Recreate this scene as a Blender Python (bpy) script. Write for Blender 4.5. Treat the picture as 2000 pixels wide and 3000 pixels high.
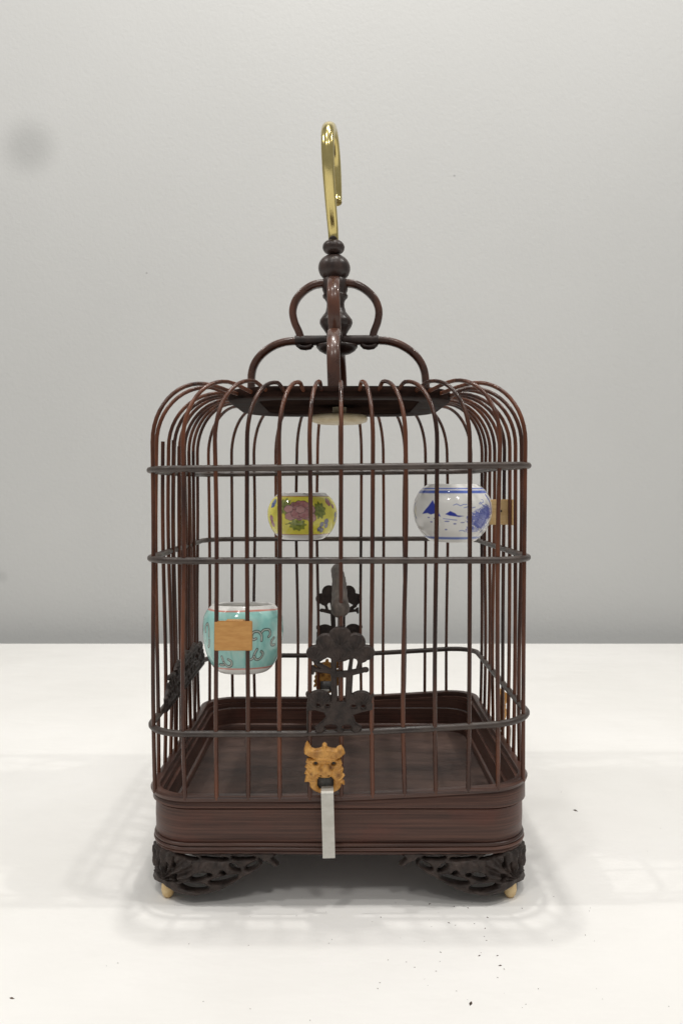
import bpy, math, random
import numpy as np
from mathutils import Vector, Matrix

random.seed(7)
rng = np.random.default_rng(7)
scene = bpy.context.scene
for o in list(bpy.data.objects):
    bpy.data.objects.remove(o)
C = scene.collection

# ------------------------------------------------------------------ camera
F, HOR, DIST, CZ, CX = 2424.0, 1425.0, 0.719, 0.299, 0.0018     # focal length and horizon in photo pixels
PITCH = math.atan((1500 - HOR) / F)
cd = bpy.data.cameras.new('Camera')
cam = bpy.data.objects.new('Camera', cd)
C.objects.link(cam)
cam.location = (CX, -DIST, CZ)
cam.rotation_euler = (math.pi / 2 - PITCH, 0, 0)
cd.sensor_fit = 'VERTICAL'
cd.sensor_height = 36.0
cd.lens = F / 3000 * 36
cd.clip_start, cd.clip_end = 0.02, 60
cd.dof.use_dof = True
cd.dof.focus_distance = 0.62
cd.dof.aperture_fstop = 30
scene.camera = cam

# ------------------------------------------------------------------ light: a room with several ceiling bulbs
w = bpy.data.worlds.new('World')
scene.world = w
w.use_nodes = True
w.node_tree.nodes['Background'].inputs[0].default_value = (1.0, 0.99, 0.965, 1)
w.node_tree.nodes['Background'].inputs[1].default_value = 0.33


def lamp(name, loc, power, size, target=(0, 0, 0.1)):
    l = bpy.data.lights.new(name, 'AREA')
    l.shape = 'DISK'
    l.size = size
    l.energy = power
    l.color = (1.0, 0.97, 0.925)
    o = bpy.data.objects.new(name, l)
    C.objects.link(o)
    o.location = loc
    o.rotation_euler = (Vector(target) - Vector(loc)).to_track_quat('-Z', 'Y').to_euler()
    return o


for i, (loc, p, s) in enumerate([
        ((-0.05, 0.18, 2.50), 15.0, 0.10),
        ((1.30, -0.15, 2.05), 9.5, 0.06),
        ((-1.35, -0.20, 2.05), 9.0, 0.06),
        ((0.35, -0.25, 2.60), 10.0, 0.10),
        ((-0.40, -0.75, 2.60), 7.0, 0.14),
        ((0.50, -1.75, 2.50), 7.5, 0.30),
        ((-0.70, -1.95, 2.50), 6.5, 0.30)]):
    lamp('ceiling_bulb', loc, p, s)

scene.view_settings.view_transform = 'Standard'
scene.view_settings.look = 'None'
scene.view_settings.gamma = 1
scene.view_settings.exposure = 0.0
scene.view_settings.use_curve_mapping = False


# ------------------------------------------------------------------ helpers
def at(px, py, y):
    """photo pixel -> (x, z) on the vertical plane at world depth y"""
    vx, vy = (px - 1000) / F, -(py - 1500) / F
    c, s = math.cos(PITCH), math.sin(PITCH)
    dy, dz = c + vy * s, -s + vy * c
    t = (y + DIST) / dy
    return CX + vx * t, CZ + dz * t


def ground(px, py):
    vx, vy = (px - 1000) / F, -(py - 1500) / F
    c, s = math.cos(PITCH), math.sin(PITCH)
    dy, dz = c + vy * s, -s + vy * c
    t = -CZ / dz
    return CX + vx * t, -DIST + dy * t


def tag(o, label=None, cat=None, group=None, kind=None):
    if label: o['label'] = label
    if cat: o['category'] = cat
    if group: o['group'] = group
    if kind: o['kind'] = kind
    return o


def obj(name, verts, faces, mat, parent=None, smooth=True, col=None):
    me = bpy.data.meshes.new(name)
    me.from_pydata([tuple(v) for v in verts], [], [tuple(f) for f in faces])
    me.validate()
    if smooth:
        me.polygons.foreach_set('use_smooth', [True] * len(me.polygons))
    if col is not None:
        a = me.color_attributes.new('paint', 'FLOAT_COLOR', 'POINT')
        a.data.foreach_set('color', np.asarray(col, dtype=np.float32).ravel())
    me.update()
    o = bpy.data.objects.new(name, me)
    C.objects.link(o)
    if mat: me.materials.append(mat)
    if parent: o.parent = parent
    return o


def sharp(o, deg=40):
    """keep hard edges crisp on a smooth-shaded mesh"""
    import bmesh
    bm = bmesh.new(); bm.from_mesh(o.data)
    for e in bm.edges:
        if len(e.link_faces) == 2 and e.calc_face_angle(0) > math.radians(deg):
            e.smooth = False
    bm.to_mesh(o.data); bm.free()
    return o


def recalc(o):
    import bmesh
    bm = bmesh.new(); bm.from_mesh(o.data)
    bmesh.ops.recalc_face_normals(bm, faces=bm.faces)
    bm.to_mesh(o.data); bm.free()
    return o


def empty(name, loc=(0, 0, 0)):
    o = bpy.data.objects.new(name, None)
    o.empty_display_size = 0.05
    C.objects.link(o)
    o.location = loc
    return o


def spline(pts, n):
    """Catmull-Rom through pts, n samples per span"""
    P = [Vector(p) for p in pts]
    P = [P[0] * 2 - P[1]] + P + [P[-1] * 2 - P[-2]]
    out = []
    for i in range(1, len(P) - 2):
        for k in range(n):
            t = k / n
            a, b, c, d = P[i - 1], P[i], P[i + 1], P[i + 2]
            out.append(0.5 * ((2 * b) + (c - a) * t + (2 * a - 5 * b + 4 * c - d) * t * t + (3 * b - a - 3 * c + d) * t ** 3))
    out.append(P[-2])
    return out


def sweep(pts, prof, binormal=None, closed=False, scale=None):
    """sweep a closed 2-D profile [(n,b)] along pts; binormal fixes the frame of a planar curve"""
    pts = [Vector(p) for p in pts]
    n = len(pts); m = len(prof)
    V, Fc = [], []
    N = None
    for i, p in enumerate(pts):
        if closed:
            T = (pts[(i + 1) % n] - pts[i - 1]).normalized()
        else:
            T = (pts[min(i + 1, n - 1)] - pts[max(i - 1, 0)]).normalized()
        if binormal is not None:
            B = Vector(binormal).normalized()
            N = B.cross(T).normalized()
        else:
            if N is None:
                h = Vector((0, 0, 1)) if abs(T.z) < 0.9 else Vector((1, 0, 0))
                N = (h - T * h.dot(T)).normalized()
            else:
                N = (N - T * N.dot(T)).normalized()
            B = T.cross(N)
        s = scale(i / max(1, n - 1)) if scale else 1.0
        for a, b in prof:
            V.append(p + N * (a * s) + B * (b * s))
    rows = n if closed else n - 1
    for i in range(rows):
        j = (i + 1) % n
        for k in range(m):
            q = (k + 1) % m
            Fc.append((i * m + k, i * m + q, j * m + q, j * m + k))
    if not closed:
        Fc.append(tuple(range(m - 1, -1, -1)))
        Fc.append(tuple((n - 1) * m + k for k in range(m)))
    return V, Fc


def circ(r, n=10, ry=None, p=2.0):
    ry = ry or r
    out = []
    for k in range(n):
        a = 2 * math.pi * k / n
        c, s = math.cos(a), math.sin(a)
        out.append((r * math.copysign(abs(c) ** (2 / p), c), ry * math.copysign(abs(s) ** (2 / p), s)))
    return out


def lathe(prof, n=48, cx=0, cy=0):
    V, Fc = [], []
    m = len(prof)
    for r, z in prof:
        for k in range(n):
            a = 2 * math.pi * k / n
            V.append((cx + r * math.cos(a), cy + r * math.sin(a), z))
    for i in range(m - 1):
        for k in range(n):
            q = (k + 1) % n
            Fc.append((i * n + k, i * n + q, (i + 1) * n + q, (i + 1) * n + k))
    if prof[0][0] > 1e-6: Fc.append(tuple(range(n - 1, -1, -1)))
    if prof[-1][0] > 1e-6: Fc.append(tuple((m - 1) * n + k for k in range(n)))
    return V, Fc


def box(cx, cy, cz, sx, sy, sz, bev=0.0):
    """box with chamfered edges"""
    import bmesh
    bm = bmesh.new()
    bmesh.ops.create_cube(bm, size=1)
    for v in bm.verts:
        v.co = Vector((v.co.x * sx, v.co.y * sy, v.co.z * sz))
    if bev:
        bmesh.ops.bevel(bm, geom=bm.edges[:], offset=bev, segments=2, affect='EDGES')
    V = [(v.co.x + cx, v.co.y + cy, v.co.z + cz) for v in bm.verts]
    bm.verts.index_update()
    Fc = [tuple(v.index for v in f.verts) for f in bm.faces]
    bm.free()
    return V, Fc


def join(*parts):
    V, Fc = [], []
    for v, f in parts:
        b = len(V)
        V += list(v)
        Fc += [tuple(i + b for i in q) for q in f]
    return V, Fc


def rsq(hw, r, nc=10, ns=14, hy=None):
    """rounded square, counter-clockwise from the front-left"""
    hy = hy or hw
    out = []
    for (sx, sy, a0) in ((1, -1, -90), (1, 1, 0), (-1, 1, 90), (-1, -1, 180)):
        cx, cy = sx * (hw - r), sy * (hy - r)
        for k in range(nc + 1):
            a = math.radians(a0 + 90 * k / nc)
            out.append((cx + r * math.cos(a), cy + r * math.sin(a)))
        # straight to next corner
        x0, y0 = out[-1]
        nsx, nsy = {(1, -1): (1, 1), (1, 1): (-1, 1), (-1, 1): (-1, -1), (-1, -1): (1, -1)}[(sx, sy)]
        na = a0 + 90
        x1 = nsx * (hw - r) + r * math.cos(math.radians(na))
        y1 = nsy * (hy - r) + r * math.sin(math.radians(na))
        for k in range(1, ns):
            out.append((x0 + (x1 - x0) * k / ns, y0 + (y1 - y0) * k / ns))
    return out


def frame(hw, r, prof, zf=None, nc=10, ns=14):
    """closed profile [(outward offset, z)] swept round a rounded square"""
    base = rsq(hw, r, nc, ns)
    n = len(base); m = len(prof)
    V, Fc = [], []
    for i, (x, y) in enumerate(base):
        # outward normal: from the inset rounded square's corner centre
        nx = 0 if abs(x) <= hw - r + 1e-6 else x - math.copysign(hw - r, x)
        ny = 0 if abs(y) <= hw - r + 1e-6 else y - math.copysign(hw - r, y)
        l = math.hypot(nx, ny) or 1
        nx, ny = nx / l, ny / l
        for off, z in prof:
            dz = zf(x, y, z) if zf else 0
            V.append((x + nx * off, y + ny * off, z + dz))
    for i in range(n):
        j = (i + 1) % n
        for k in range(m):
            q = (k + 1) % m
            Fc.append((i * m + k, i * m + q, j * m + q, j * m + k))
    return V, Fc


# ---- carved relief: grid clipped by a signed distance, with thickness
def relief(name, sdf, height, bounds, step, back, place, mat, parent=None, color=None):
    u0, u1, v0, v1 = bounds
    nu, nv = int((u1 - u0) / step), int((v1 - v0) / step)
    U, Vv = np.meshgrid(np.linspace(u0, u1, nu + 1), np.linspace(v0, v1, nv + 1), indexing='ij')
    S = sdf(U, Vv)
    Cc = (S[:-1, :-1] + S[1:, :-1] + S[:-1, 1:] + S[1:, 1:]) / 4
    keep = Cc < 0
    used = np.zeros(S.shape, bool); full = np.ones(S.shape, bool)
    for a in (0, 1):
        for b in (0, 1):
            used[a:nu + a, b:nv + b] |= keep
    cnt = np.zeros(S.shape, int)
    for a in (0, 1):
        for b in (0, 1):
            cnt[a:nu + a, b:nv + b] += keep
    bnd = used & (cnt < 4)
    e = step * 0.25
    for _ in range(2):
        s = sdf(U, Vv)
        gx = (sdf(U + e, Vv) - sdf(U - e, Vv)) / (2 * e)
        gy = (sdf(U, Vv + e) - sdf(U, Vv - e)) / (2 * e)
        g2 = np.maximum(gx ** 2 + gy ** 2, 0.2)
        dx, dy = -s * gx / g2, -s * gy / g2
        l = np.hypot(dx, dy)
        k = np.where(l > step * 0.45, step * 0.45 / np.maximum(l, 1e-12), 1)
        U = np.where(bnd, U + dx * k, U)
        Vv = np.where(bnd, Vv + dy * k, Vv)
    H = height(U, Vv, sdf(U, Vv))
    idx = -np.ones(S.shape, int)
    ids = np.argwhere(used)
    idx[used] = np.arange(len(ids))
    n = len(ids)
    uu, vv, hh = U[used], Vv[used], H[used]
    front = place(uu, vv, hh)
    bk = place(uu, vv, np.full_like(hh, -back))
    verts = np.concatenate([front, bk])
    faces = []
    kk = np.argwhere(keep)
    for i, j in kk:
        a, b, c, d = idx[i, j], idx[i + 1, j], idx[i + 1, j + 1], idx[i, j + 1]
        faces.append((a, b, c, d)); faces.append((a + n, d + n, c + n, b + n))
        if i == 0 or not keep[i - 1, j]: faces.append((a, d, d + n, a + n))
        if i == nu - 1 or not keep[i + 1, j]: faces.append((c, b, b + n, c + n))
        if j == 0 or not keep[i, j - 1]: faces.append((b, a, a + n, b + n))
        if j == nv - 1 or not keep[i, j + 1]: faces.append((d, c, c + n, d + n))
    col = None
    if color is not None:
        c = color(uu, vv, hh)
        col = np.concatenate([c, c])
        col = np.concatenate([col, np.ones((len(col), 1))], axis=1)
    o = obj(name, verts.tolist(), faces, mat, parent, True, col)
    return sharp(recalc(o), 55)


def ell(u, v, cx, cy, a, b, rot=0):
    c, s = math.cos(math.radians(rot)), math.sin(math.radians(rot))
    x, y = (u - cx) * c + (v - cy) * s, -(u - cx) * s + (v - cy) * c
    k = np.sqrt((x / a) ** 2 + (y / b) ** 2) + 1e-9
    g = np.sqrt((x / a ** 2) ** 2 + (y / b ** 2) ** 2) + 1e-9
    return np.where(k > 0.05, k * (k - 1) / g, -min(a, b))


def cap(u, v, x0, y0, x1, y1, r0, r1=None):
    r1 = r0 if r1 is None else r1
    dx, dy = x1 - x0, y1 - y0
    t = np.clip(((u - x0) * dx + (v - y0) * dy) / (dx * dx + dy * dy + 1e-12), 0, 1)
    return np.hypot(u - x0 - t * dx, v - y0 - t * dy) - (r0 + (r1 - r0) * t)


def pline(u, v, pts, r):
    d = None
    for (a, b) in zip(pts[:-1], pts[1:]):
        e = cap(u, v, a[0], a[1], b[0], b[1], r)
        d = e if d is None else np.minimum(d, e)
    return d


def poly(u, v, pts):
    """signed distance to a polygon"""
    d = np.full(np.shape(u), 1e9); ins = np.zeros(np.shape(u), bool)
    n = len(pts)
    for i in range(n):
        (x0, y0), (x1, y1) = pts[i], pts[(i + 1) % n]
        d = np.minimum(d, cap(u, v, x0, y0, x1, y1, 0.0))
        c = ((y0 > v) != (y1 > v)) & (u < (x1 - x0) * (v - y0) / ((y1 - y0) if abs(y1 - y0) > 1e-9 else 1e-9) + x0)
        ins ^= c
    return np.where(ins, -d, d)


def mn(*a):
    r = a[0]
    for b in a[1:]: r = np.minimum(r, b)
    return r


def smin(a, b, k):
    h = np.clip(0.5 + 0.5 * (b - a) / k, 0, 1)
    return b * (1 - h) + a * h - k * h * (1 - h)


# ---- materials
def srgb(r, g, b):
    f = lambda c: c / 12.92 if c <= 0.04045 else ((c + 0.055) / 1.055) ** 2.4
    return (f(r / 255), f(g / 255), f(b / 255), 1)


def mat(name, c0, c1=None, scale=(40, 40, 40), rough=0.4, rough2=None, coat=0.0, bump=0.0, bump_scale=200,
        metallic=0.0, spec=0.5, rnd=0.0, detail=6, lo=0.35, hi=0.65, attr=None, coatr=0.1, bump_dist=0.001, mott=None):
    m = bpy.data.materials.new(name)
    m.use_nodes = True
    nt = m.node_tree
    L = nt.links.new
    b = nt.nodes['Principled BSDF']
    b.inputs['Roughness'].default_value = rough
    b.inputs['Metallic'].default_value = metallic
    b.inputs['Specular IOR Level'].default_value = spec
    b.inputs['Coat Weight'].default_value = coat
    b.inputs['Coat Roughness'].default_value = coatr
    tc = nt.nodes.new('ShaderNodeTexCoord')
    mp = nt.nodes.new('ShaderNodeMapping')
    mp.inputs['Scale'].default_value = scale
    L(tc.outputs['Object'], mp.inputs['Vector'])
    nz = nt.nodes.new('ShaderNodeTexNoise')
    nz.inputs['Scale'].default_value = 1.0
    nz.inputs['Detail'].default_value = detail
    nz.inputs['Roughness'].default_value = 0.6
    L(mp.outputs[0], nz.inputs['Vector'])
    oi = None
    if rnd:
        oi = nt.nodes.new('ShaderNodeObjectInfo')
        nz.noise_dimensions = '4D'
        mul = nt.nodes.new('ShaderNodeMath'); mul.operation = 'MULTIPLY'; mul.inputs[1].default_value = 50
        L(oi.outputs['Random'], mul.inputs[0]); L(mul.outputs[0], nz.inputs['W'])
    if attr:
        at_ = nt.nodes.new('ShaderNodeAttribute'); at_.attribute_name = attr
        src = at_.outputs['Color']
        if c1 is not None:
            mx = nt.nodes.new('ShaderNodeMixRGB'); mx.blend_type = 'MULTIPLY'; mx.inputs[0].default_value = 1
            rp = nt.nodes.new('ShaderNodeValToRGB')
            rp.color_ramp.elements[0].position = lo; rp.color_ramp.elements[0].color = c1
            rp.color_ramp.elements[1].position = hi; rp.color_ramp.elements[1].color = c0
            L(nz.outputs['Fac'], rp.inputs[0]); L(src, mx.inputs[1]); L(rp.outputs[0], mx.inputs[2])
            src = mx.outputs[0]
        L(src, b.inputs['Base Color'])
    else:
        rp = nt.nodes.new('ShaderNodeValToRGB')
        rp.color_ramp.elements[0].position = lo; rp.color_ramp.elements[0].color = c0
        rp.color_ramp.elements[1].position = hi; rp.color_ramp.elements[1].color = c1 or c0
        L(nz.outputs['Fac'], rp.inputs[0])
        src = rp.outputs[0]
        if rnd:
            hs = nt.nodes.new('ShaderNodeHueSaturation')
            mr = nt.nodes.new('ShaderNodeMapRange')
            mr.inputs['To Min'].default_value = 1 - rnd; mr.inputs['To Max'].default_value = 1 + rnd
            L(oi.outputs['Random'], mr.inputs['Value']); L(mr.outputs[0], hs.inputs['Value'])
            L(src, hs.inputs['Color']); src = hs.outputs[0]
        L(src, b.inputs['Base Color'])
    if mott:
        n3 = nt.nodes.new('ShaderNodeTexNoise'); n3.inputs['Scale'].default_value = 22; n3.inputs['Detail'].default_value = 5
        mp3 = nt.nodes.new('ShaderNodeMapping'); mp3.inputs['Scale'].default_value = (1, 1, 1.6)
        L(tc.outputs['Object'], mp3.inputs['Vector']); L(mp3.outputs[0], n3.inputs['Vector'])
        mr3 = nt.nodes.new('ShaderNodeMapRange')
        mr3.inputs['From Min'].default_value = 0.50; mr3.inputs['From Max'].default_value = 0.72; mr3.inputs['To Max'].default_value = 0.6
        L(n3.outputs['Fac'], mr3.inputs['Value'])
        mx3 = nt.nodes.new('ShaderNodeMixRGB'); mx3.inputs[2].default_value = mott
        L(mr3.outputs[0], mx3.inputs[0]); L(src, mx3.inputs[1]); L(mx3.outputs[0], b.inputs['Base Color'])
    if rough2 is not None:
        mr = nt.nodes.new('ShaderNodeMapRange')
        mr.inputs['To Min'].default_value = rough; mr.inputs['To Max'].default_value = rough2
        mr.inputs['From Min'].default_value = 0.3; mr.inputs['From Max'].default_value = 0.7
        L(nz.outputs['Fac'], mr.inputs['Value']); L(mr.outputs[0], b.inputs['Roughness'])
    if bump:
        n2 = nt.nodes.new('ShaderNodeTexNoise')
        n2.inputs['Detail'].default_value = 4
        mp2 = nt.nodes.new('ShaderNodeMapping')
        s = bump_scale if isinstance(bump_scale, tuple) else (bump_scale,) * 3
        mp2.inputs['Scale'].default_value = s
        n2.inputs['Scale'].default_value = 1
        L(tc.outputs['Object'], mp2.inputs['Vector']); L(mp2.outputs[0], n2.inputs['Vector'])
        bp = nt.nodes.new('ShaderNodeBump')
        bp.inputs['Strength'].default_value = bump
        bp.inputs['Distance'].default_value = bump_dist
        L(n2.outputs['Fac'], bp.inputs['Height']); L(bp.outputs[0], b.inputs['Normal'])
    return m


M = {}
M['bar'] = mat('lacquered_bamboo_bar', (0.028, 0.011, 0.008, 1), (0.125, 0.040, 0.017, 1), (90, 90, 14), 0.18, 0.34, spec=0.4, rnd=0.35, bump=0.12, bump_scale=(900, 900, 60))
M['hoop'] = mat('dusty_dark_hoop', (0.030, 0.020, 0.017, 1), (0.075, 0.055, 0.045, 1), (60, 60, 60), 0.30, 0.55, rnd=0.15, bump=0.2, bump_scale=500)
M['band'] = mat('brown_stained_wood', (0.040, 0.019, 0.015, 1), (0.115, 0.056, 0.041, 1), (8, 8, 520), 0.34, 0.50, spec=0.3, mott=(0.125, 0.040, 0.028, 1), bump=0.25, bump_scale=(14, 14, 1400), detail=8)
M['strip'] = mat('brown_bamboo_strip', (0.032, 0.016, 0.013, 1), (0.110, 0.052, 0.037, 1), (10, 10, 600), 0.26, 0.42, spec=0.35, rnd=0.15, bump=0.3, bump_scale=(16, 16, 1800), detail=8)
M['floor'] = mat('worn_tray_board', (0.045, 0.029, 0.025, 1), (0.105, 0.066, 0.054, 1), (14, 40, 14), 0.5, 0.65, spec=0.3, mott=(0.125, 0.080, 0.060, 1), bump=0.2, bump_scale=(60, 400, 60), detail=9)
M['gloss'] = mat('glossy_dark_lacquer', (0.014, 0.009, 0.008, 1), (0.030, 0.018, 0.014, 1), (30, 30, 30), 0.45, 0.60, spec=0.0)
M['hubwood'] = mat('ring_wood', (0.008, 0.005, 0.004, 1), (0.034, 0.018, 0.014, 1), (30, 120, 200), 0.45, 0.6, spec=0.015, bump=0.25, bump_scale=(80, 800, 800), detail=8)
M['arch'] = mat('lacquered_arch', (0.045, 0.018, 0.011, 1), (0.120, 0.042, 0.022, 1), (50, 50, 50), 0.22, 0.36, coat=0.25, rnd=0.2, bump=0.1, bump_scale=400)
M['finial'] = mat('turned_dark_wood', (0.020, 0.012, 0.010, 1), (0.050, 0.028, 0.022, 1), (120, 120, 40), 0.28, 0.45, bump=0.12, bump_scale=500)
M['carved'] = mat('carved_dark_wood', (0.018, 0.012, 0.010, 1), (0.052, 0.036, 0.030, 1), (150, 150, 150), 0.42, 0.6, spec=0.35, bump=0.5, bump_scale=900)
M['brass'] = mat('polished_brass', (0.54, 0.44, 0.17, 1), (0.66, 0.55, 0.24, 1), (40, 40, 40), 0.13, 0.24, metallic=1.0, bump=0.05, bump_scale=300)
M['ivory'] = mat('pale_bone', (0.62, 0.50, 0.30, 1), (0.74, 0.64, 0.46, 1), (120, 120, 300), 0.4, bump=0.15, bump_scale=600)
M['peg'] = mat('yellowed_bone_peg', (0.62, 0.42, 0.18, 1), (0.75, 0.58, 0.33, 1), (200, 200, 200), 0.45)
M['lion'] = mat('carved_boxwood', (1, 1, 1, 1), (0.55, 0.45, 0.30, 1), (170, 170, 170), 0.45, attr='paint', bump=0.35, bump_scale=700)
M['metal'] = mat('dull_tin', (0.50, 0.485, 0.44, 1), (0.60, 0.585, 0.54, 1), (80, 80, 200), 0.42, 0.5, metallic=0.35, bump=0.1, bump_scale=(900, 900, 60))
M['darkmetal'] = mat('grey_spring_steel', (0.07, 0.07, 0.07, 1), (0.12, 0.115, 0.11, 1), (200, 200, 200), 0.5)
M['glaze'] = mat('painted_porcelain', (1, 1, 1, 1), None, attr='paint', rough=0.10, coat=0.35, coatr=0.03)
M['clip'] = mat('plain_pine_clip', (0.50, 0.24, 0.066, 1), (0.60, 0.315, 0.098, 1), (90, 90, 400), 0.6, bump=0.3, bump_scale=(300, 300, 1600))
M['litclip'] = mat('lit_pine_clip', (0.58, 0.385, 0.17, 1), (0.70, 0.50, 0.25, 1), (60, 60, 500), 0.6, bump=0.3, bump_scale=(300, 300, 1600))  # same clip pine, with the brighter light on it put into the colour
M['perch'] = mat('weathered_perch_wood', (0.022, 0.015, 0.012, 1), (0.12, 0.092, 0.074, 1), (300, 16, 300), 0.65, bump=0.6, bump_scale=(900, 60, 900), lo=0.3, hi=0.75)
M['crumb'] = mat('dark_crumb', (0.03, 0.02, 0.015, 1), (0.10, 0.06, 0.04, 1), (300, 300, 300), 0.8)


def wall_mat():
    m = mat('painted_grey_wall', (0.508, 0.511, 0.503, 1), (0.533, 0.536, 0.528, 1), (1.2, 1.2, 1.2), 0.55, bump=0.38, bump_scale=150, bump_dist=0.0012, detail=3)
    nt = m.node_tree; L = nt.links.new
    b = nt.nodes['Principled BSDF']
    src = b.inputs['Base Color'].links[0].from_socket
    tc = nt.nodes.new('ShaderNodeTexCoord')
    # a faint grubby patch rubbed into the paint
    for (cx, cz, r, k) in ((at(85, 430, 0.93)[0], at(85, 430, 0.93)[1], 0.075, 0.20), (at(5, 1690, 0.93)[0], at(5, 1690, 0.93)[1], 0.018, 0.12),
                           (at(1330, 515, 0.93)[0], at(1330, 515, 0.93)[1], 0.003, 0.4), (at(430, 800, 0.93)[0], at(430, 800, 0.93)[1], 0.0028, 0.4)):
        d = nt.nodes.new('ShaderNodeVectorMath'); d.operation = 'DISTANCE'
        d.inputs[1].default_value = (cx, 0.93, cz)
        L(tc.outputs['Object'], d.inputs[0])
        mr = nt.nodes.new('ShaderNodeMapRange'); mr.interpolation_type = 'SMOOTHSTEP'
        mr.inputs['From Min'].default_value = 0.15 * r; mr.inputs['From Max'].default_value = r
        mr.inputs['To Min'].default_value = 1 - k; mr.inputs['To Max'].default_value = 1
        L(d.outputs['Value'], mr.inputs['Value'])
        mx = nt.nodes.new('ShaderNodeMixRGB'); mx.blend_type = 'MULTIPLY'; mx.inputs[0].default_value = 1
        L(src, mx.inputs[1]); L(mr.outputs[0], mx.inputs[2])
        src = mx.outputs[0]
    L(src, b.inputs['Base Color'])
    return m


M['wall'] = wall_mat()
M['cloth'] = mat('white_table_covering', (0.80, 0.79, 0.765, 1), (0.86, 0.85, 0.83, 1), (3, 3, 3), 0.62, bump=0.55, bump_scale=(9, 17, 9), bump_dist=0.006, detail=4)

# ------------------------------------------------------------------ setting
WALL_Y = 0.93
V, Fc = box(0, WALL_Y + 0.05, 1.0, 6, 0.1, 4.4)
tag(obj('wall', V, Fc, M['wall'], None, False), 'plain light grey painted wall behind the white table', None, None, 'structure')
V, Fc = box(0.0, -0.06, -0.02, 3.6, 1.70 + 0.12, 0.04, 0.004)
t = obj('table_surface', V, Fc, M['cloth'], None, False)
tag(t, 'white covered table top carrying the birdcage', None, None, 'structure')

# ------------------------------------------------------------------ the birdcage
cage = empty('birdcage')
tag(cage, 'dark brown square bamboo birdcage with arched handle and brass hook', 'birdcage')

HW, RC = 0.1385, 0.031


def zfr(x, y, pts):
    return np.interp(x, *pts)


Z1 = at(1000, 1368, -HW)[1]
Z2 = at(1000, 1647, -HW)[1]
Z3 = at(1000, 2150, -HW)[1]
ZB = at(1000, 2331, -HW)[1]       # top of the lower frame, where the bars end
def lift(x):
    return 0.0074 * (max(0.0, x + 0.03) / 0.15) ** 1.4


hoop_dz = [lambda x, y: 0.014 * x + 0.0004 * math.sin(9 * x + 20 * y),
           lambda x, y: 0.002 * x - 0.006 * y + 0.0004 * math.sin(14 * y + 3),
           lambda x, y: lift(x) - 0.004 * (y + 0.137)]


def hoop(z, dz, r, mt):
    path = [Vector((x, y, z + dz(x, y))) for x, y in rsq(HW, RC, 10, 16)]
    n = len(path)
    V, Fc = sweep(path, circ(r, 10, r * 1.08), closed=True)
    return obj('hoop', V, Fc, mt, cage)


for z, dz in zip((Z1, Z2, Z3), hoop_dz):
    hoop(z, dz, 0.00245, M['hoop'])

# ---- top hub
HR, HRC = 0.090, 0.046
ZH = at(985, 1129, -HR)[1]          # top of the hub frame at its near side
V, Fc = frame(HR, HRC, [(-0.0250, ZH - 0.0078), (-0.0235, ZH - 0.0086), (-0.004, ZH - 0.0090), (-0.001, ZH - 0.0082), (0, ZH - 0.0066), (0, ZH - 0.0020), (-0.001, ZH - 0.0005),
                        (-0.003, ZH), (-0.023, ZH + 0.0004), (-0.025, ZH - 0.001)], None, 16, 10)
sharp(recalc(obj('hub_ring', V, Fc, M['hubwood'], cage)))
pts = rsq(HR - 0.0245, HRC - 0.0245, 10, 2)
n = len(pts)
V = [(x, y, ZH - 0.002) for x, y in pts] + [(x, y, ZH - 0.0074) for x, y in pts]
Fc = [tuple(range(n)), tuple(range(2 * n - 1, n - 1, -1))] + [(i + n, (i + 1) % n + n, (i + 1) % n, i) for i in range(n)]
obj('hub_plate', V, Fc, M['gloss'], cage, False)
zi = at(995, 1236, -0.02)[1]
V, Fc = lathe([(0, zi), (0.019, zi), (0.0235, zi + 0.0015), (0.0245, zi + 0.004), (0.0235, zi + 0.0068), (0.019, zi + 0.008), (0.006, zi + 0.008), (0.006, ZH - 0.008), (0, ZH - 0.008)], 48)
btn = sharp(obj('ivory_button', V, Fc, M['ivory'], cage), 60)
btn['label'] = 'pale ivory button under the roof'

# ---- bars
SP = 0.0222
ZBEND = at(455, 1300, -0.10)[1]


def edge_y(x):
    ax = abs(x)
    if ax <= HW - RC: return HW
    return HW - RC + math.sqrt(max(0, RC ** 2 - (ax - HW + RC) ** 2))


def bar_path(bx, by, top=None, wob=0.0010):
    jx, jy = random.uniform(-1, 1) * wob, random.uniform(-1, 1) * wob
    j2x, j2y = random.uniform(-1, 1) * wob, random.uniform(-1, 1) * wob
    zb = ZB + lift(bx) - 0.003
    pts = []
    n = 14
    zt = top or ZBEND
    for k in range(n + 1):
        t_ = k / n
        s1, s2 = math.sin(math.pi * t_), math.sin(2 * math.pi * t_)
        pts.append(Vector((bx + jx * s1 + j2x * s2, by + jy * s1 + j2y * s2, zb + (zt - zb) * t_)))
    if top: return pts
    hx, hy = bx * HR / HW, by * HR / HW
    c_ = HR - HRC
    if abs(hx) > c_ and abs(hy) > c_:
        ox, oy = math.copysign(c_, hx), math.copysign(c_, hy)
        l_ = math.hypot(hx - ox, hy - oy)
        hx, hy = ox + (hx - ox) * HRC / l_, oy + (hy - oy) * HRC / l_
    d = Vector((hx - bx, hy - by, 0)); Lh = d.length; d.normalize()
    A = min(0.044, Lh * 0.86)
    ztop = ZH + 0.0012 + random.uniform(-0.0008, 0.0008)
    B = ztop - ZBEND
    for k in range(1, 13):
        th = math.pi / 2 * k / 12
        pts.append(Vector((bx, by, ZBEND)) + d * (A * (1 - math.cos(th))) + Vector((0, 0, B * math.sin(th))))
    rest = Lh - A
    for k in range(1, 5):
        t_ = k / 4
        pts.append(Vector((bx, by, 0)) + d * (A + rest * t_ + (0.002 if k == 4 else 0)) + Vector((0, 0, ztop - 0.0058 * t_ ** 1.6)))
    return pts


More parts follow.
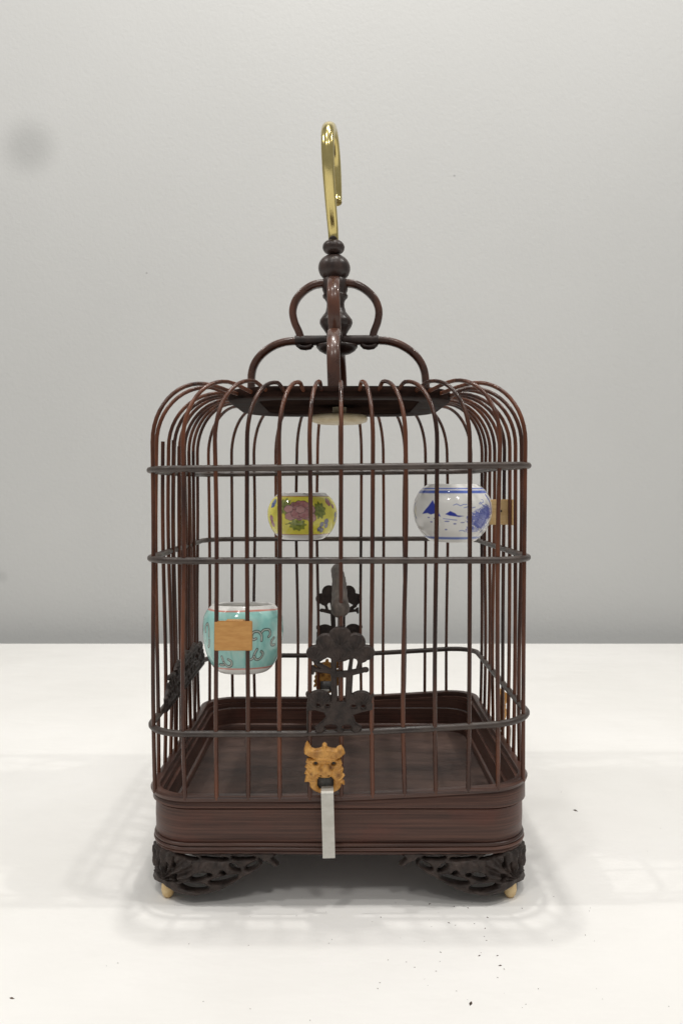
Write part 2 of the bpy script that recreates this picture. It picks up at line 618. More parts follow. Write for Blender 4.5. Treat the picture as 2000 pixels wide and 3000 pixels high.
def add_bar(bx, by, top=None, r=0.00155):
    V, Fc = sweep(bar_path(bx, by, top), circ(r, 8))
    return sharp(obj('bar', V, Fc, M['bar'], cage), 60)


for k in range(-5, 6):
    x = k * SP
    y = edge_y(x)
    add_bar(x + 0.0022 + random.uniform(-.0006, .0006), -edge_y(x + 0.0022))
    add_bar(x + random.uniform(-.0008, .0008), y)
    if abs(k) < 5:
        # left side: a sliding door whose bar ends stand free above the top hoop
        if k == -3:
            add_bar(-y, x, top=ZBEND + 0.0035)
        else:
            add_bar(-y, x + random.uniform(-.0008, .0008))
        add_bar(y, x + random.uniform(-.0008, .0008))
for sx in (-1, 1):
    for sy in (-1, 1):
        q = HW - RC + RC * math.sqrt(.5)
        add_bar(sx * (q + .004), sy * (q - .0048))
for yy, zt in ((-0.040, 0.006), (-0.017, 0.002), (0.028, 0.0), (0.050, 0.001)):
    add_bar(-HW + 0.003, yy, top=ZBEND + zt)

# ---- lower frame, base band, rim strips
tilt = lambda x, y, z: lift(x)


def gap_low(x, y, z):
    return 0.026 * x * (0.35 if z < ZB - 0.006 else 1.0)


zt = ZB
V, Fc = frame(HW - 0.0008, RC, [(-0.0045, zt - 0.0045), (-0.0045, zt - 0.0005), (-0.002, zt + 0.0003), (0.001, zt), (0.0022, zt - 0.0018), (0.0016, zt - 0.0042), (0, zt - 0.0045)], tilt)
sharp(recalc(obj('lower_frame', V, Fc, M['strip'], cage)), 45)
zm = zt - 0.0095
V, Fc = frame(HW - 0.0016, RC, [(-0.006, zm), (-0.006, zt - 0.0048), (0.0004, zt - 0.0047), (0.0014, zt - 0.0060), (0.0016, zm + 0.0005), (0.0008, zm)],
              lambda x, y, z: lift(x) if z > zm + 0.001 else 0.0)
sharp(recalc(obj('rim_strip', V, Fc, M['strip'], cage)), 45)
zlow = at(1000, 2472, -HW)[1]
zbot = at(1000, 2507, -HW)[1]
V, Fc = frame(HW - 0.0022, RC, [(-0.008, zlow - 0.002), (-0.008, zm - 0.0004), (-0.001, zm - 0.0006), (0, zm - 0.0014), (0.0003, (zm + zlow) / 2), (0, zlow + 0.0006), (-0.001, zlow - 0.0004), (-0.001, zlow - 0.002)],
              lambda x, y, z: 0.0)
band = sharp(recalc(obj('base_band', V, Fc, M['band'], cage)), 45)
h3 = (zlow - zbot) / 3
for k in range(3):
    a = zlow - k * h3 - 0.0003
    b = a - h3 + 0.0003
    ofs = (0.0012, 0.0016, 0.0005)[k]
    V, Fc = frame(HW - 0.0022, RC, [(-0.006, b), (-0.006, a), (ofs - 0.0008, a), (ofs, a - 0.0007), (ofs + 0.0002, (a + b) / 2), (ofs, b + 0.0005), (ofs - 0.0006, b)],
                  lambda x, y, z: 0.0002 * math.sin(31 * x + 17 * y))
    sharp(recalc(obj('rim_strip', V, Fc, M['strip'], cage)), 45)
# tray floor and inner ledge
zf = at(990, 2130, HW)[1]
pts = rsq(HW - 0.0085, RC - 0.006, 10, 2)
n = len(pts)
V = [(x, y, zf) for x, y in pts] + [(x, y, zbot + 0.001) for x, y in pts]
Fc = [tuple(range(n)), tuple(range(2 * n - 1, n - 1, -1))] + [(i + n, (i + 1) % n + n, (i + 1) % n, i) for i in range(n)]
obj('tray_floor', V, Fc, M['floor'], cage, False)
V, Fc = frame(HW - 0.0085, RC - 0.004, [(-0.004, zf), (-0.004, zf + 0.006), (-0.003, zf + 0.007), (0.0015, zf + 0.007), (0.0015, zf)])
sharp(recalc(obj('inner_ledge', V, Fc, M['strip'], cage)), 45)

# ---- carved corner feet, bent round each corner
K6 = (DIST - HW) / F / 2.613          # metres per pixel of the enlarged photo


def foot_sdf(u, v):
    zx, zy = np.abs(u) / K6 + 105, v / K6          # v measured downwards
    body = poly(zx, zy, [(60, 0), (1000, 0), (1020, 20), (985, 40), (1045, 96), (1010, 112), (930, 60), (890, 110), (840, 150), (770, 185), (690, 235), (600, 285),
                         (500, 318), (390, 336), (290, 330), (215, 318), (160, 302), (60, 290)])
    holes = mn(ell(zx, zy, 380, 265, 110, 26, 4), ell(zx, zy, 415, 185, 62, 23, -14), ell(zx, zy, 610, 205, 115, 22, 14 * -1),
               ell(zx, zy, 700, 108, 46, 17, 38), ell(zx, zy, 832, 98, 56, 17, -32), ell(zx, zy, 325, 26, 92, 13, 12), ell(zx, zy, 540, 38, 105, 12, 4),
               ell(zx, zy, 765, 36, 92, 14, 0), ell(zx, zy, 226, 205, 26, 18, 50), ell(zx, zy, 216, 92, 15, 42, 8), ell(zx, zy, 900, 60, 22, 9, 50),
               ell(zx, zy, 498, 165, 20, 14), ell(zx, zy, 610, 152, 22, 12, 30), ell(zx, zy, 150, 150, 10, 60, 4))
    return np.maximum(body, -(holes - 1)) * K6


def foot_h(u, v, s):
    zx, zy = np.abs(u) / K6 + 105, v / K6
    edge = np.clip(-s / 0.0012, 0, 1)
    h = 0.0028 * np.sqrt(edge)
    # fan ribs at the corner, leaf swell, vine ridges
    ang = np.arctan2(zy - 250, zx - 105)
    fan = (zx < 370) & (zy < 245)
    h = h + np.where(fan, 0.0013 * np.cos(ang * 20), 0)
    leaf = np.clip(-ell(zx, zy, 560, 110, 150, 62, -4) / 60, 0, 1)
    h = h + 0.0022 * np.sqrt(leaf) + 0.0005 * np.sin(zx * .09 + zy * .05) * (leaf > 0)
    h = h + 0.0005 * np.sin(zx * 0.045) * np.sin(zy * 0.07 + 1)
    vine = np.clip(1 - np.abs(pline(zx, zy, [(230, 285), (350, 315), (480, 300), (600, 262), (720, 200), (830, 140), (900, 85)], 0)) / 26, 0, 1)
    return h + 0.0012 * vine


def foot_place(sx, sy):
    hw, r = HW - 0.0035, RC - 0.001

    def f(u, v, h):
        al = r * math.pi / 4
        c = hw - r
        a = np.clip(u, -al, al) / r                 # angle from the diagonal
        ext = u - np.clip(u, -al, al)
        th = math.pi / 4 + a
        nx, ny = np.cos(th), np.sin(th)
        tx, ty = -ny, nx
        x = c + r * nx + tx * ext + nx * h
        y = c + r * ny + ty * ext + ny * h
        z = zbot + 0.001 - v
        return np.stack([x * sx, y * sy, z], axis=1)
    return f


for sx in (-1, 1):
    for sy in (-1, 1):
        ft = relief('carved_foot', foot_sdf, foot_h, (-0.089, 0.089, 0.0, 0.0315), 0.00055, 0.0030, foot_place(sx, sy), M['carved'], cage)
        q = HW - RC + (RC - 0.004) * math.sqrt(.5) - 0.0045
        zp = 0.0125
        V, Fc = lathe([(0, 0.0), (0.0022, 0.0), (0.0041, 0.0022), (0.0049, 0.0060), (0.0046, 0.0098), (0.0034, 0.0132), (0.0020, 0.0200), (0, 0.0200)], 18, sx * (q + 0.0024), sy * (q + 0.0024))
        obj('bone_peg', V, Fc, M['peg'], cage)
        # wooden block behind the carving that holds the peg
        V, Fc = lathe([(0, 0.0125), (0.0060, 0.0125), (0.0068, 0.0150), (0.0068, zbot + 0.002), (0, zbot + 0.002)], 14, sx * q, sy * q)
        obj('corner_block', V, Fc, M['carved'], cage)

# ---- carved door panels (two trees over fans)
K8 = (DIST - HW) / F / 4.357
YB8 = 2190


def door_sdf(u, v):
    x, y = u / K8 + 650, YB8 - v / K8
    can = mn(ell(x, y, 650, 950, 150, 137), ell(x, y, 470, 1030, 130, 128), ell(x, y, 845, 1025, 132, 128), ell(x, y, 322, 1150, 108, 96, -25), ell(x, y, 400, 1140, 120, 110),
             ell(x, y, 992, 1150, 104, 100, 25), ell(x, y, 900, 1140, 120, 110), ell(x, y, 650, 1110, 330, 125), ell(x, y, 380, 1225, 60, 45), ell(x, y, 930, 1225, 75, 60),
             ell(x, y, 660, 1200, 120, 70))
    t = mn(cap(x, y, 570, 1230, 578, 1860, 36, 44), cap(x, y, 770, 1440, 752, 1870, 46, 42), cap(x, y, 565, 1430, 770, 1430, 42, 48),
           cap(x, y, 770, 1410, 795, 1240, 30, 24), cap(x, y, 800, 1410, 965, 1375, 40, 34), ell(x, y, 978, 1375, 42, 36), cap(x, y, 868, 1395, 905, 1270, 26, 26),
           cap(x, y, 570, 1420, 345, 1290, 36, 30), cap(x, y, 520, 1400, 330, 1375, 30, 26), ell(x, y, 318, 1370, 34, 40), cap(x, y, 350, 1300, 300, 1220, 24, 26),
           cap(x, y, 300, 1330, 300, 1420, 16, 20))
    fans = mn(ell(x, y, 385, 1745, 152, 115), ell(x, y, 920, 1750, 150, 110), ell(x, y, 240, 1690, 32, 40), ell(x, y, 1060, 1700, 26, 45))
    low = mn(poly(x, y, [(225, 1780), (1075, 1780), (1075, 1900), (940, 1920), (820, 1960), (850, 2050), (930, 2110), (905, 2185), (830, 2195), (790, 2150),
                         (700, 2150), (680, 2195), (620, 2195), (600, 2150), (450, 2150), (415, 2195), (345, 2195), (315, 2120), (390, 2060), (470, 1990), (440, 1930), (330, 1900), (225, 1910)]),
             cap(x, y, 235, 1800, 235, 2180, 14), cap(x, y, 1065, 1800, 1065, 2180, 14))
    holes = mn(ell(x, y, 530, 2120, 80, 34), ell(x, y, 735, 2118, 62, 30), ell(x, y, 370, 1830, 26, 20), ell(x, y, 490, 1835, 26, 18), ell(x, y, 825, 1845, 30, 22), ell(x, y, 945, 1848, 26, 26))
    s = smin(smin(can, t, 24), smin(fans, low, 14), 14)
    return np.maximum(s, -holes) * K8


def door_h(u, v, s):
    x, y = u / K8 + 650, YB8 - v / K8
    h = 0.0017 * np.sqrt(np.clip(-s / 0.0011, 0, 1))
    for (cx, cy, a, b, k) in ((650, 950, 150, 137, 9), (470, 1030, 130, 128, 9), (845, 1025, 132, 128, 9), (315, 1150, 98, 92, 9), (1000, 1150, 92, 100, 9), (650, 1180, 140, 105, 11),
                              (385, 1745, 152, 115, 14), (920, 1750, 150, 110, 14)):
        e = np.clip(-ell(x, y, cx, cy, a, b) / (0.35 * min(a, b)), 0, 1)
        ang = np.arctan2(y - (cy + b), x - cx)
        h = h + np.sqrt(e) * (0.0006 + 0.00028 * np.cos(ang * k * 2))
    return h


def slab(o_, ux, n_):
    o_, ux, n_ = np.array(o_), np.array(ux), np.array(n_)
    return lambda u, v, h: o_ + np.outer(u, ux) + np.outer(v, (0, 0, 1)) + np.outer(h, n_)


zd = Z3 + 0.0012
d1 = relief('door_panel', door_sdf, door_h, (-0.0262, 0.0262, -0.0006, 0.0768), 0.00042, 0.0006, slab((0.0008, -HW - 0.0015, zd), (1, 0, 0), (0, -1, 0)), M['carved'], cage)
d2 = relief('door_panel', door_sdf, door_h, (-0.0262, 0.0262, -0.0006, 0.0768), 0.0005, 0.0006, slab((-0.0006, HW + 0.0015, zd), (-1, 0, 0), (0, 1, 0)), M['carved'], cage)


# ---- long pierced panel of the left-hand sliding door
def side_sdf(u, v):
    p = poly(u, v, [(-0.086, -0.001), (0.086, -0.001), (0.088, 0.010), (0.079, 0.016), (0.074, 0.025), (0.052, 0.0235), (0.040, 0.030), (0.018, 0.0265), (0, 0.031), (-0.018, 0.0265),
                     (-0.040, 0.030), (-0.052, 0.0235), (-0.074, 0.025), (-0.079, 0.016), (-0.088, 0.010)])
    hs = None
    r_ = random.Random(3)
    for k in range(34):
        cu, cv = -0.078 + 0.156 * ((k * 0.618) % 1), 0.005 + 0.017 * r_.random()
        e = ell(u, v, cu, cv, 0.0022 + 0.0022 * r_.random(), 0.0011 + 0.0012 * r_.random(), r_.uniform(-60, 60))
        hs = e if hs is None else np.minimum(hs, e)
    return np.maximum(p, -hs)


def side_h(u, v, s):
    return 0.0018 * np.sqrt(np.clip(-s / 0.001, 0, 1)) + 0.0006 * np.sin(u * 900 + 3 * np.sin(v * 500)) * np.sin(v * 700)


relief('side_panel', side_sdf, side_h, (-0.0885, 0.0885, -0.001, 0.0315), 0.0006, 0.0012,
       slab((-HW + 0.0045, 0.002, Z3 + 0.0010), (0, 1, 0), (1, 0, 0)), M['carved'], cage)

# ---- lion masks with tin latch strips
K7 = (DIST - HW - 0.004) / F / 5.878


def lion_parts(x, y):
    crown = poly(x, y, [(178, 390), (176, 300), (205, 205), (232, 168), (262, 215), (310, 285), (370, 305), (440, 292), (486, 275), (494, 215), (530, 192), (570, 214), (584, 272), (660, 290),
                        (730, 300), (762, 262), (822, 236), (868, 310), (890, 385), (820, 450), (720, 500), (620, 520), (520, 522), (420, 502), (330, 468), (245, 430)])
    mane = [(230, 470), (205, 540), (228, 565), (188, 625), (222, 650), (180, 745), (212, 752), (182, 890), (250, 880), (275, 905)]
    maner = [(815, 915), (882, 940), (880, 880), (842, 835), (886, 770), (840, 720), (862, 660), (825, 600), (838, 560), (808, 480)]
    face = poly(x, y, mane + [(330, 1000)] + [(770, 1000)] + maner)
    jaw = ell(x, y, 548, 930, 272, 158)
    return crown, face, jaw


def lion_sdf(u, v):
    x, y = u / K7 + 540, 1090 - v / K7
    c, f, j = lion_parts(x, y)
    mouth = poly(x, y, [(440, 795), (655, 795), (692, 850), (690, 960), (650, 1010), (440, 1010), (405, 950), (405, 850)])
    return np.maximum(mn(c, f, j), -mouth) * K7


def lion_h(u, v, s):
    x, y = u / K7 + 540, 1090 - v / K7
    c, f, j = lion_parts(x, y)
    h = 0.0022 * np.sqrt(np.clip(-s / 0.0014, 0, 1))
    h = h + 0.0016 * np.sqrt(np.clip(-c / 45, 0, 1)) + np.where(c < 0, 0.0002 * np.cos(x * .16), 0)
    h = h + 0.0030 * np.sqrt(np.clip(-ell(x, y, 540, 700, 120, 150) / 90, 0, 1))       # snout
    h = h + 0.0012 * np.sqrt(np.clip(-ell(x, y, 540, 500, 260, 60) / 50, 0, 1))        # brow
    h = h + 0.0012 * np.sqrt(np.clip(-ell(x, y, 350, 690, 90, 80) / 50, 0, 1)) + 0.0012 * np.sqrt(np.clip(-ell(x, y, 735, 690, 90, 80) / 50, 0, 1))
    for ex in (378, 692):
        h = h - 0.0026 * np.clip(1.3 * -ell(x, y, ex, 550, 44, 36) / 36 + 0.4, 0, 1)
    for ex in (468, 604):
        h = h - 0.0010 * np.clip(-ell(x, y, ex, 750, 20, 13) / 10 + .4, 0, 1)
    side = (np.abs(x - 540) > 230) & (c > 0) & (y < 950)
    h = h + np.where(side, 0.0004 * np.sin((y + 0.6 * np.abs(x - 540)) * 0.085), 0)
    return np.maximum(h, 0.0004)


def lion_col(u, v, h):
    x, y = u / K7 + 540, 1090 - v / K7
    c = np.tile(np.array([0.66, 0.345, 0.085]), (len(u), 1))

    def blot(m, col, k=1.0):
        m = np.clip(m, 0, 1)[:, None] * k
        c[:] = c * (1 - m) + np.array(col) * m
    for (cx, cy, r, k) in ((640, 610, 60, .8), (470, 640, 45, .5), (300, 730, 40, .6), (780, 750, 60, .6), (660, 280, 60, .5), (420, 340, 80, .35), (800, 330, 50, .35)):
        blot(1.2 - np.hypot(x - cx, y - cy) / r, (0.22, 0.09, 0.016), min(1, k * 1.4))
    for ex in (378, 692):
        blot(1.6 * (1.15 - np.hypot((x - ex) / 42, (y - 550) / 36)), (0.022, 0.017, 0.012))
    for ex in (468, 604):
        blot(2 * (1.1 - np.hypot((x - ex) / 18, (y - 750) / 12)), (0.06, 0.025, 0.01))
    blot((np.abs(y - 860) < 4) * (np.abs(x - 330) < 60) * 1.0, (0.2, 0.1, 0.03), .7)
    return c


def strip_mesh(wd, zt_, zb_):
    """thin tin strip: out of the mouth, bent down over the base band; local x across, y out (negative), z up"""
    path = [(0, 0.008, zt_), (0, 0.000, zt_ + 0.0004), (0, -0.0062, zt_ + 0.0002), (0, -0.0078, zt_ - 0.0006), (0, -0.0086, zt_ - 0.0022), (0, -0.0084, zt_ - 0.012),
            (0, -0.0079, (zt_ + zb_) / 2), (0, -0.0077, zb_ + 0.006), (0, -0.0083, zb_)]
    return sweep(spline(path, 4), [(-0.00035, -wd / 2), (0.00035, -wd / 2), (0.00035, wd / 2), (-0.00035, wd / 2)], (1, 0, 0))


lx, lz = at(860 + 540 / 5.878, 2140 + 1090 / 5.878, -HW - 0.004)
masks = []
lion = relief('lion_mask', lion_sdf, lion_h, (-0.0158, 0.0158, -0.0004, 0.0405), 0.00032, 0.0012, slab((0, 0, 0), (1, 0, 0), (0, -1, 0)), M['lion'], cage, lion_col)
lion['label'] = 'tan carved lion mask with open mouth'
lion.location = (lx, -HW - 0.0032, lz)
zs = at(957, 2318, -HW - 0.01)[1] - lz
V, Fc = strip_mesh(0.0086, zs, at(957, 2515, -HW - 0.012)[1] - lz)
ts = obj('latch_strip', V, Fc, M['metal'], lion, True)
sharp(ts, 40)
ts.location = (0.0018, 0, 0)
ts.rotation_euler = (0, math.radians(-1.4), 0)
# dark keeper behind the open mouth
V, Fc = box(0.0005, 0.0022, 0.0078, 0.0125, 0.0016, 0.0105, 0.0004)
obj('mouth_backing', V, Fc, M['darkmetal'], lion)
for (lo_, rz) in (((-0.0135, HW + 0.0032, lz), math.pi), ((HW + 0.0032, 0.004, lz + 0.002), math.pi / 2)):
    c_ = lion.copy(); C.objects.link(c_); c_.parent = cage
    c_.location = lo_; c_.rotation_euler = (0, 0, rz)
    for ch in list(lion.children):
        g = ch.copy(); C.objects.link(g); g.parent = c_

# ---- arched handle on the hub: leaning and turned a touch
ROT = math.radians(-2.4)


def lean(p):
    x, y, z = p
    xr = x * math.cos(ROT) - y * math.sin(ROT)
    yr = x * math.sin(ROT) + y * math.cos(ROT)
    return Vector((xr - 0.0006 - 0.034 * (z - ZH), yr, z))


def rz(px, py):
    x, z = at(px, py, 0)
    return x, z


def radial(pts_px, cx0):
    return [(abs(at(px, py, 0)[0] - at(cx0, py, 0)[0]), at(px, py, 0)[1]) for px, py in pts_px]


low_pts = radial([(734, 1150), (735, 1120), (739, 1085), (752, 1056), (775, 1031), (807, 1011), (840, 1001), (875, 998)], 990)
low_pts[0] = (low_pts[1][0], ZH - 0.004)
zc = low_pts[-1][1]
up_pts = radial([(884, 1000), (876, 972), (865, 945), (860, 915), (866, 888), (880, 866), (903, 846), (928, 834), (956, 830)], 986)
prof = circ(0.0033, 12, 0.0052, 3.2)
for (dx, dy) in ((-1, 0), (1, 0), (0, -1), (0, 1)):
    bn = Vector((-dy, dx, 0)); bn.rotate(Matrix.Rotation(ROT, 3, 'Z'))
    for seq in (low_pts, up_pts):
        P = [lean((r * dx, r * dy, z)) for r, z in seq]
        V, Fc = sweep(spline([tuple(p) for p in P], 5), prof, tuple(bn))
        sharp(obj('handle_arch', V, Fc, M['arch'], cage), 50)
# crossed bars under the upper arches
for (dx, dy) in ((1, 0), (0, 1)):
    bn = Vector((-dy, dx, 0)); bn.rotate(Matrix.Rotation(ROT, 3, 'Z'))
    R_ = low_pts[-1][0] + 0.002
    dzc = 0.0002 if dx else -0.0001
    P = [lean((k * R_ * dx / 6, k * R_ * dy / 6, zc + dzc)) for k in range(-6, 7)]
    V, Fc = sweep(P, circ(0.0040, 12, 0.0054, 4), tuple(bn))
    sharp(obj('handle_crossbar', V, Fc, M['finial'], cage), 50)
    for s in (-1, 1):
        P = [lean((s * r * dx, s * r * dy, zc - 0.0042 - dz)) for r, dz in ((0.0215, -.001), (0.0235, 0.0012), (0.0270, 0.0018), (0.031, 0.0014), (0.034, -.001))]
        V, Fc = sweep(P, circ(0.0022, 8, 0.0045, 3), tuple(bn))
        obj('crossbar_lug', V, Fc, M['finial'], cage)

PX = DIST / F


def fin(profile_px):
    """[(photo y, radius px)] -> lathe about the leaning axis"""
    V, Fc = lathe([(r * PX, at(985, y, 0)[1]) for y, r in profile_px], 36)
    return [lean(v) for v in V], Fc


V, Fc = fin([(1041, 0), (1040, 20), (1036, 38), (1028, 52), (1018, 60), (1012, 60), (1008, 0)])
obj('handle_boss', V, Fc, M['finial'], cage)
V, Fc = fin([(1003, 0), (992, 27), (978, 30), (968, 36), (957, 44), (947, 48), (938, 47), (928, 40), (915, 30), (900, 26), (888, 25.5), (878, 30), (872, 36), (866, 37), (862, 33), (858, 34),
             (850, 37), (835, 37.5), (822, 36), (812, 30), (805, 0)])
sharp(obj('finial_vase', V, Fc, M['finial'], cage), 60)
V, Fc = fin([(832, 0)] + [(786 + 40 * math.cos(a), 46.5 * math.sin(a) ** 0.9) for a in [math.radians(k) for k in range(25, 160, 9)]] + [(747, 0)])
obj('finial_ball', V, Fc, M['finial'], cage)
V, Fc = fin([(750, 0)] + [(725 + 22 * math.cos(a), 32 * math.sin(a) ** 0.8) for a in [math.radians(k) for k in range(20, 165, 9)]] + [(703, 14), (690, 11), (688, 0)])
obj('finial_bead', V, Fc, M['finial'], cage)

# ---- brass hook
zb0 = at(977, 706, 0)[1]
ztop = at(970, 372, 0.0)[1] - 0.003
HA = math.radians(5)
rad = 0.033
zc_ = ztop - rad
hp = [(0, zb0 - 0.004), (0.0, zb0 + 0.004), (-0.004, zb0 + 0.012), (-0.014, zb0 + 0.024), (-0.0255, zc_ - 0.020), (-0.0322, zc_ - 0.006)]
for a in range(172, -1, -12):
    hp.append((rad * math.cos(math.radians(a)), zc_ + rad * math.sin(math.radians(a))))
hp += [(rad - 0.0005, zc_ - 0.012), (rad - 0.003, zc_ - 0.018)]
ax = at(976.5, 700, 0)[0]
P = [Vector((ax + s * math.sin(HA) - 0.025 * (z - zb0), s * math.cos(HA), z)) for s, z in hp]
V, Fc = sweep(spline([tuple(p) for p in P], 5), circ(0.0042, 18, 0.0053, 2.1), (math.cos(HA), -math.sin(HA), 0), False, lambda t: 0.80 + 0.28 * min(1, t * 2.6))
hook = sharp(obj('hook', V, Fc, M['brass'], cage), 50)
hook['label'] = 'polished brass hanging hook'

# ------------------------------------------------------------------ perch across the cage
perch_z = at(1000, 1785, -HW)[1]
PR = 0.0062
V, Fc = [], []
ys = [-HW - 0.0040, -HW - 0.0030, -HW - 0.0005, -HW + 0.004, -HW + 0.009, -HW + 0.014, -HW + 0.0165, -HW + 0.0175, -HW + 0.022] + list(np.linspace(-HW + 0.03, HW - 0.004, 26))
rs = [0.0018, 0.0036, 0.0052, 0.0064, 0.0068, 0.0067, 0.0064, 0.0058, 0.0060] + [PR * (1 + 0.04 * math.sin(k * 1.3)) for k in range(26)]
nn = 20
for y_, r_ in zip(ys, rs):
    x_ = 0.0008 - 0.0030 * ((y_ + HW) / (2 * HW)) + 0.0006 * math.sin((y_ + HW) * 14)
    for k in range(nn):
        a = 2 * math.pi * k / nn
        rr = r_ * (1 + 0.05 * math.sin(3 * a + y_ * 30))
        V.append((x_ + rr * math.cos(a), y_, perch_z + rr * math.sin(a) * 1.08))
for i in range(len(ys) - 1):
    for k in range(nn):
        q = (k + 1) % nn
        Fc.append((i * nn + k, (i + 1) * nn + k, (i + 1) * nn + q, i * nn + q))
Fc.append(tuple(range(nn)))
Fc.append(tuple((len(ys) - 1) * nn + k for k in range(nn - 1, -1, -1)))
pe = recalc(obj('perch', V, Fc, M['perch']))
tag(pe, 'weathered grey brown wooden perch running across inside the cage', 'perch')


# ------------------------------------------------------------------ porcelain cups
def make_cup(name, label, R, Hc, prof, paint, loc, tilt_=(0, 0, 0)):
    t_ = empty(name, loc)
    t_.rotation_euler = tilt_
    tag(t_, label, 'feeding cup', 'porcelain feeding cups in the cage')
    vs = np.linspace(0, 1, 121)
    rr = np.array([p.y for p in spline([(v, r, 0) for v, r in prof], 12)])
    vv = np.array([p.x for p in spline([(v, r, 0) for v, r in prof], 12)])
    r_out = np.interp(vs, vv, rr) * R
    na = 420
    ang = np.linspace(0, 2 * math.pi, na, endpoint=False)
    prof_all = [(r, v * Hc, v) for r, v in zip(r_out, vs)]
    top = r_out[-1]
    prof_all += [(top - 0.0006, Hc + 0.0007, 1.02), (top - 0.0016, Hc + 0.0009, 1.03), (top - 0.0028, Hc + 0.0003, 1.04)]
    for v in np.linspace(0.95, 0.12, 14):
        prof_all.append((np.interp(v, vs, r_out) - 0.0034, v * Hc, 1.1))
    prof_all += [(0.3 * R, 0.10 * Hc, 1.1), (0.0002, 0.10 * Hc, 1.1)]
    A = np.array([p[0] for p in prof_all])[:, None]
    Z = np.array([p[1] for p in prof_all])[:, None] + 0 * ang[None, :]
    X = A * np.sin(ang)[None, :]
    Y = -A * np.cos(ang)[None, :]
    verts = np.stack([X, Y, Z], axis=2).reshape(-1, 3)
    m = len(prof_all)
    i = np.arange(m - 1)[:, None]; k = np.arange(na)[None, :]; q = (k + 1) % na
    faces = np.stack([i * na + k, i * na + q, (i + 1) * na + q, (i + 1) * na + k], axis=2).reshape(-1, 4).tolist()
    faces.append(list(range(na - 1, -1, -1)))
    vgrid = np.array([p[2] for p in prof_all])[:, None] + 0 * ang[None, :]
    agrid = np.where(ang > math.pi, ang - 2 * math.pi, ang)[None, :] + 0 * vgrid
    col = paint(agrid.ravel(), vgrid.ravel())
    col = np.concatenate([col, np.ones((len(col), 1))], axis=1)
    o = obj('bowl', verts.tolist(), faces, M['glaze'], t_, True, col)
    return t_


WHITE = np.array([0.80, 0.79, 0.76])


def canvas(a):
    return np.tile(WHITE, (len(a), 1))


def dab(c, d, col, soft=6.0, k=1.0):
    m = np.clip(0.5 - d / soft, 0, 1)[:, None] * k
    c[:] = c * (1 - m) + np.array(col) * m


def vnoise(x, y, s, seed=0):
    """cheap smooth noise"""
    r_ = np.random.default_rng(seed)
    out = 0
    for k in range(6):
        ang = r_.uniform(0, 6.28); f = r_.uniform(.6, 1.6) / s; p = r_.uniform(0, 6.28)
        out = out + np.sin((x * math.cos(ang) + y * math.sin(ang)) * f * 6.28 + p)
    return out / 6


